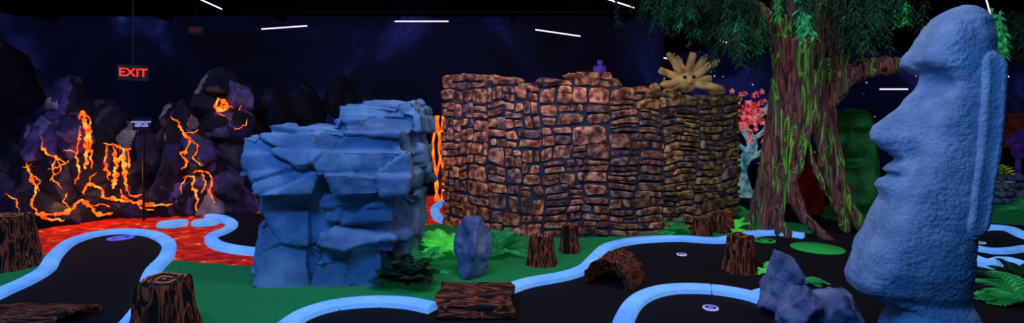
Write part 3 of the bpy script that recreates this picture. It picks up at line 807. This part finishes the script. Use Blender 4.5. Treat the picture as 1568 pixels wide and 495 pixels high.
# half log arches
def halflog(c,ang,r,L,mat,name,hr=1.0,thick=.05):
    mb=MB(); ax=Vector((math.cos(ang),math.sin(ang),0)); sd=Vector((-ax.y,ax.x,0)); seg=30; n=16
    vs=[];fs=[]
    for i in range(n+1):
        t=i/n-.5
        for lay in(0,1):
            for k in range(seg+1):
                a=math.pi*k/seg
                base=c+ax*L*t
                e=r*(1 if lay==0 else 1-thick/r)
                if lay==0:
                    e*=1+.10*abs(noise.noise(Vector((a*5,t*L*4+c.x,c.y))))+.03*math.sin(a*13+noise.noise(base*3)*3)
                p=base+sd*math.cos(a)*e+Vector((0,0,math.sin(a)*e*hr))
                p+=ax*.02*math.sin(a*5)*(1 if i in(0,n) else 0)
                vs.append(p)
    st=2*(seg+1)
    for i in range(n):
        for lay in(0,1):
            for k in range(seg):
                a=i*st+lay*(seg+1)+k; fs.append((a,a+1,a+st+1,a+st))
    for i in (0,n):
        for k in range(seg): a=i*st+k; fs.append((a,a+1,a+seg+2,a+seg+1))
    for i in range(n):
        for k in (0,seg): a=i*st+k; fs.append((a,a+seg+1,a+st+seg+1,a+st))
    mb.add(vs,fs); return mb.build(name,[mat])
halflog(G(952,440)+Vector((0,.05,0)),math.radians(60),.24,.5,'bark_y','hollow_log_tunnel',1.15)
halflog(G(738,478)+Vector((0,0,.03)),math.radians(0),.30,.62,'bark_x','half_log_bridge',.55)
halflog(G(40,505),math.radians(0),.30,.75,'bark_x','half_log_bridge',.45)

# ---------------------------------------------------------------- right / far background props
mb=MB(); c=G(1156,305)
tube(mb,catmull([c,c+Vector((-.15,0,.6)),c+Vector((.12,0,1.1)),c+Vector((-.1,0,1.6)),c+Vector((.05,0,2.0))],5),[.16-.005*i for i in range(21)],10,1)
for i in range(5): tube(mb,catmull([c+Vector((0,0,.8+.2*i)),c+Vector((.3*(-1)**i,-.1,1.0+.2*i)),c+Vector((.45*(-1)**i,-.15,1.3+.2*i))],4),.05,8,1)
for i in range(110):
    q=c+Vector((rnd.gauss(0,.24),rnd.gauss(-.1,.2),1.72+rnd.gauss(0,.24))); r_=rnd.uniform(.04,.07)
    for k in range(5):
        a=k*1.257+i; leaf(mb,q,Vector((math.cos(a),-.3,math.sin(a))),Vector((0,-1,0)),r_*1.5,r_*.5,0)
mb.build('red_blossom_coral_tree',['redflower','cyan'])
mb=MB(); r2=random.Random(3)
for row in range(4):
    for k in range(12):
        c=G(1540+k*14,318); rock(mb,(c.x+(row%2)*.08,c.y,.08+row*.15),(.12,.14,.085),int(r2.random()*9999),14,3,.05,0,floor=0)
mb.build('low_blue_stone_wall',['slate'])
mb=MB()
for row in range(7):
    for k in range(14):
        box(mb,(12.6+k*.32+(row%2)*.16,13.5,1.0+row*.13),(.29,.25,.11),0)
box(mb,(14.7,13.55,.5),(4.6,.2,1.0),1)
mb.build('orange_brick_wall',['orangebrick','black'],False)
fern(1568,300,.9,'yg',31,16)
mb=MB(); c=G(1533,312); tube(mb,[c,c+Vector((0,0,.5)),c+Vector((0,0,.95))],.03,10); box(mb,c+Vector((0,0,.98)),(.1,.1,.06)); mb.build('white_marker_post',['white'])
mb=MB(); c=W(1576,226,10.5); 
for off in [(0,0,0),(.12,0,.1),(-.1,0,.12),(.05,0,.25),(-.05,-.05,-.15)]: rock(mb,c+Vector(off),(.14,.12,.12),int(off[0]*100)+40,12,4,.06)
tube(mb,[(c.x,c.y,0),(c.x,c.y,c.z)],.05,8); mb.build('purple_coral',['purple'])

# ---------------------------------------------------------------- ceiling tube lights
segs=[((310,-1),(343,14),3.8),((405,45),(475,40),3.8),((611,33),(694,33),3.8),((829,46),(898,56),3.8),((938,-2),(981,12),3.8),((996,81),(1045,94),3.8),((1095,56),(1147,73),3.8),((1248,15),(1300,43),3.6),((1524,-10),(1533,22),3.6),((1362,138),(1405,138),2.75),((1560,118),(1568,126),3.4)]
for (a,b_,z) in segs:
    def up(p): 
        d=(z-CH)*F/(HY-p[1]); return Vector(((p[0]-CX)/F*d,d,z))
    A=up(a);B=up(b_); mb=MB()
    rr_=.0012*min(A.y,B.y)
    tube(mb,[A,B],rr_,10,0)
    o=Vector((0,0,rr_+.012)); tube(mb,[A+o,B+o],.016,6,1)
    for q in(.12,.88):
        P=A.lerp(B,q)+o; tube(mb,[P,Vector((P.x,P.y,H))],.004,5,1)
    mb.build('ceiling_tube_light',['tube','black'])
mb=MB(); tube(mb,[(-12,12,4.2),(18,12,4.2)],.02,6); 
for x in range(-12,20,3): box(mb,(x,8,4.33),(.12,22,.12))
mb.build('ceiling_beams',['black'],False)

# signs
def sign(name,px,py,d,w,h,text,tmat,rod=True,size=.2,lines=1):
    e=empty(name); c=W(px,py,d); rz=math.atan2(c.x,c.y)*-1
    mb=MB(); box(mb,c,(w,.05,h),0,rz); 
    if rod: tube(mb,[c+Vector((0,0,h/2)),Vector((c.x,c.y,H))],.012,6)
    else: tube(mb,[(c.x,c.y+.05,0),(c.x,c.y+.05,c.z)],.02,6)
    p=mb.build('sign_box',['black'],False,e)
    for i,tx in enumerate(text):
        cu=bpy.data.curves.new('t','FONT'); cu.body=tx; cu.size=size; cu.align_x='CENTER'; cu.align_y='CENTER'; cu.extrude=.004; cu.offset=.003
        o=bpy.data.objects.new('sign_text',cu); scene.collection.objects.link(o); cu.materials.append(M[tmat])
        o.rotation_euler=(math.pi/2,0,rz); dirn=Vector((math.sin(rz),-math.cos(rz),0))
        o.location=c+dirn*.035+Vector((0,0,(len(text)-1)*size*.5-i*size)); o.parent=e
sign('exit_sign',206,113,9.0,.44,.27,['EXIT'],'exit',True,.20)
sign('exit_sign',303,47,12.0,.3,.2,['EXIT'],'exitdim',True,.11)
sign('notice_sign',219,192,8.3,.24,.2,['PLEASE DO NOT','CLIMB ON','THE ROCKS'],'white',False,.034)

# ---------------------------------------------------------------- lights
def area(name,loc,tgt,size,power,col):
    l=bpy.data.lights.new(name,'AREA'); l.shape='RECTANGLE'; l.size=size[0]; l.size_y=size[1]; l.energy=power; l.color=col
    o=bpy.data.objects.new(name,l); scene.collection.objects.link(o); o.location=loc
    o.rotation_euler=(Vector(tgt)-Vector(loc)).to_track_quat('-Z','Y').to_euler(); return o
area('blacklight_key',(-2.2,1.6,4.2),(.5,6,.2),(2.2,.5),150,(.14,.40,1.0))
area('blacklight_left',(-5,3.2,4.2),(-4,7,0),(3,.6),60,(.20,.42,1.0))
area('wall_wash',(0.3,3.8,4.2),(1,7.3,1.4),(3,.5),120,(.85,.62,.58))
area('tree_wash',(4.6,4,4.2),(4.3,7.5,1.6),(1.5,.6),66,(.8,.7,.8))
area('mountain_wash',(-6.0,4.8,4.2),(-6.5,9,1.4),(3,.6),80,(.7,.65,1.0))
area('moai_blacklight',(.9,.6,4.2),(3,3.5,1.2),(1.0,.4),34,(.18,.5,1.0))
def glow(px,py,d,p):
    l=bpy.data.lights.new('lava_glow','POINT'); l.energy=p; l.color=(1,.3,.06); l.shadow_soft_size=.15
    o=bpy.data.objects.new('lava_glow',l); scene.collection.objects.link(o); o.location=W(px,py,d)
for g_ in [(90,300,7.9,5),(150,300,8.1,5),(182,265,8.4,7),(300,290,8.4,5),(344,165,9.0,3),(130,225,8.2,4)]: glow(*g_)
wd=bpy.data.worlds.new('dark_world'); scene.world=wd; wd.use_nodes=True
wd.node_tree.nodes['Background'].inputs[0].default_value=(.1,.2,1,1); wd.node_tree.nodes['Background'].inputs[1].default_value=.02

cam=bpy.data.cameras.new('camera'); co=bpy.data.objects.new('camera',cam); scene.collection.objects.link(co)
co.location=(0,0,CH); co.rotation_euler=(math.pi/2,0,0); cam.sensor_width=36; cam.lens=18; cam.shift_y=-60/1585; cam.clip_end=100
scene.camera=co
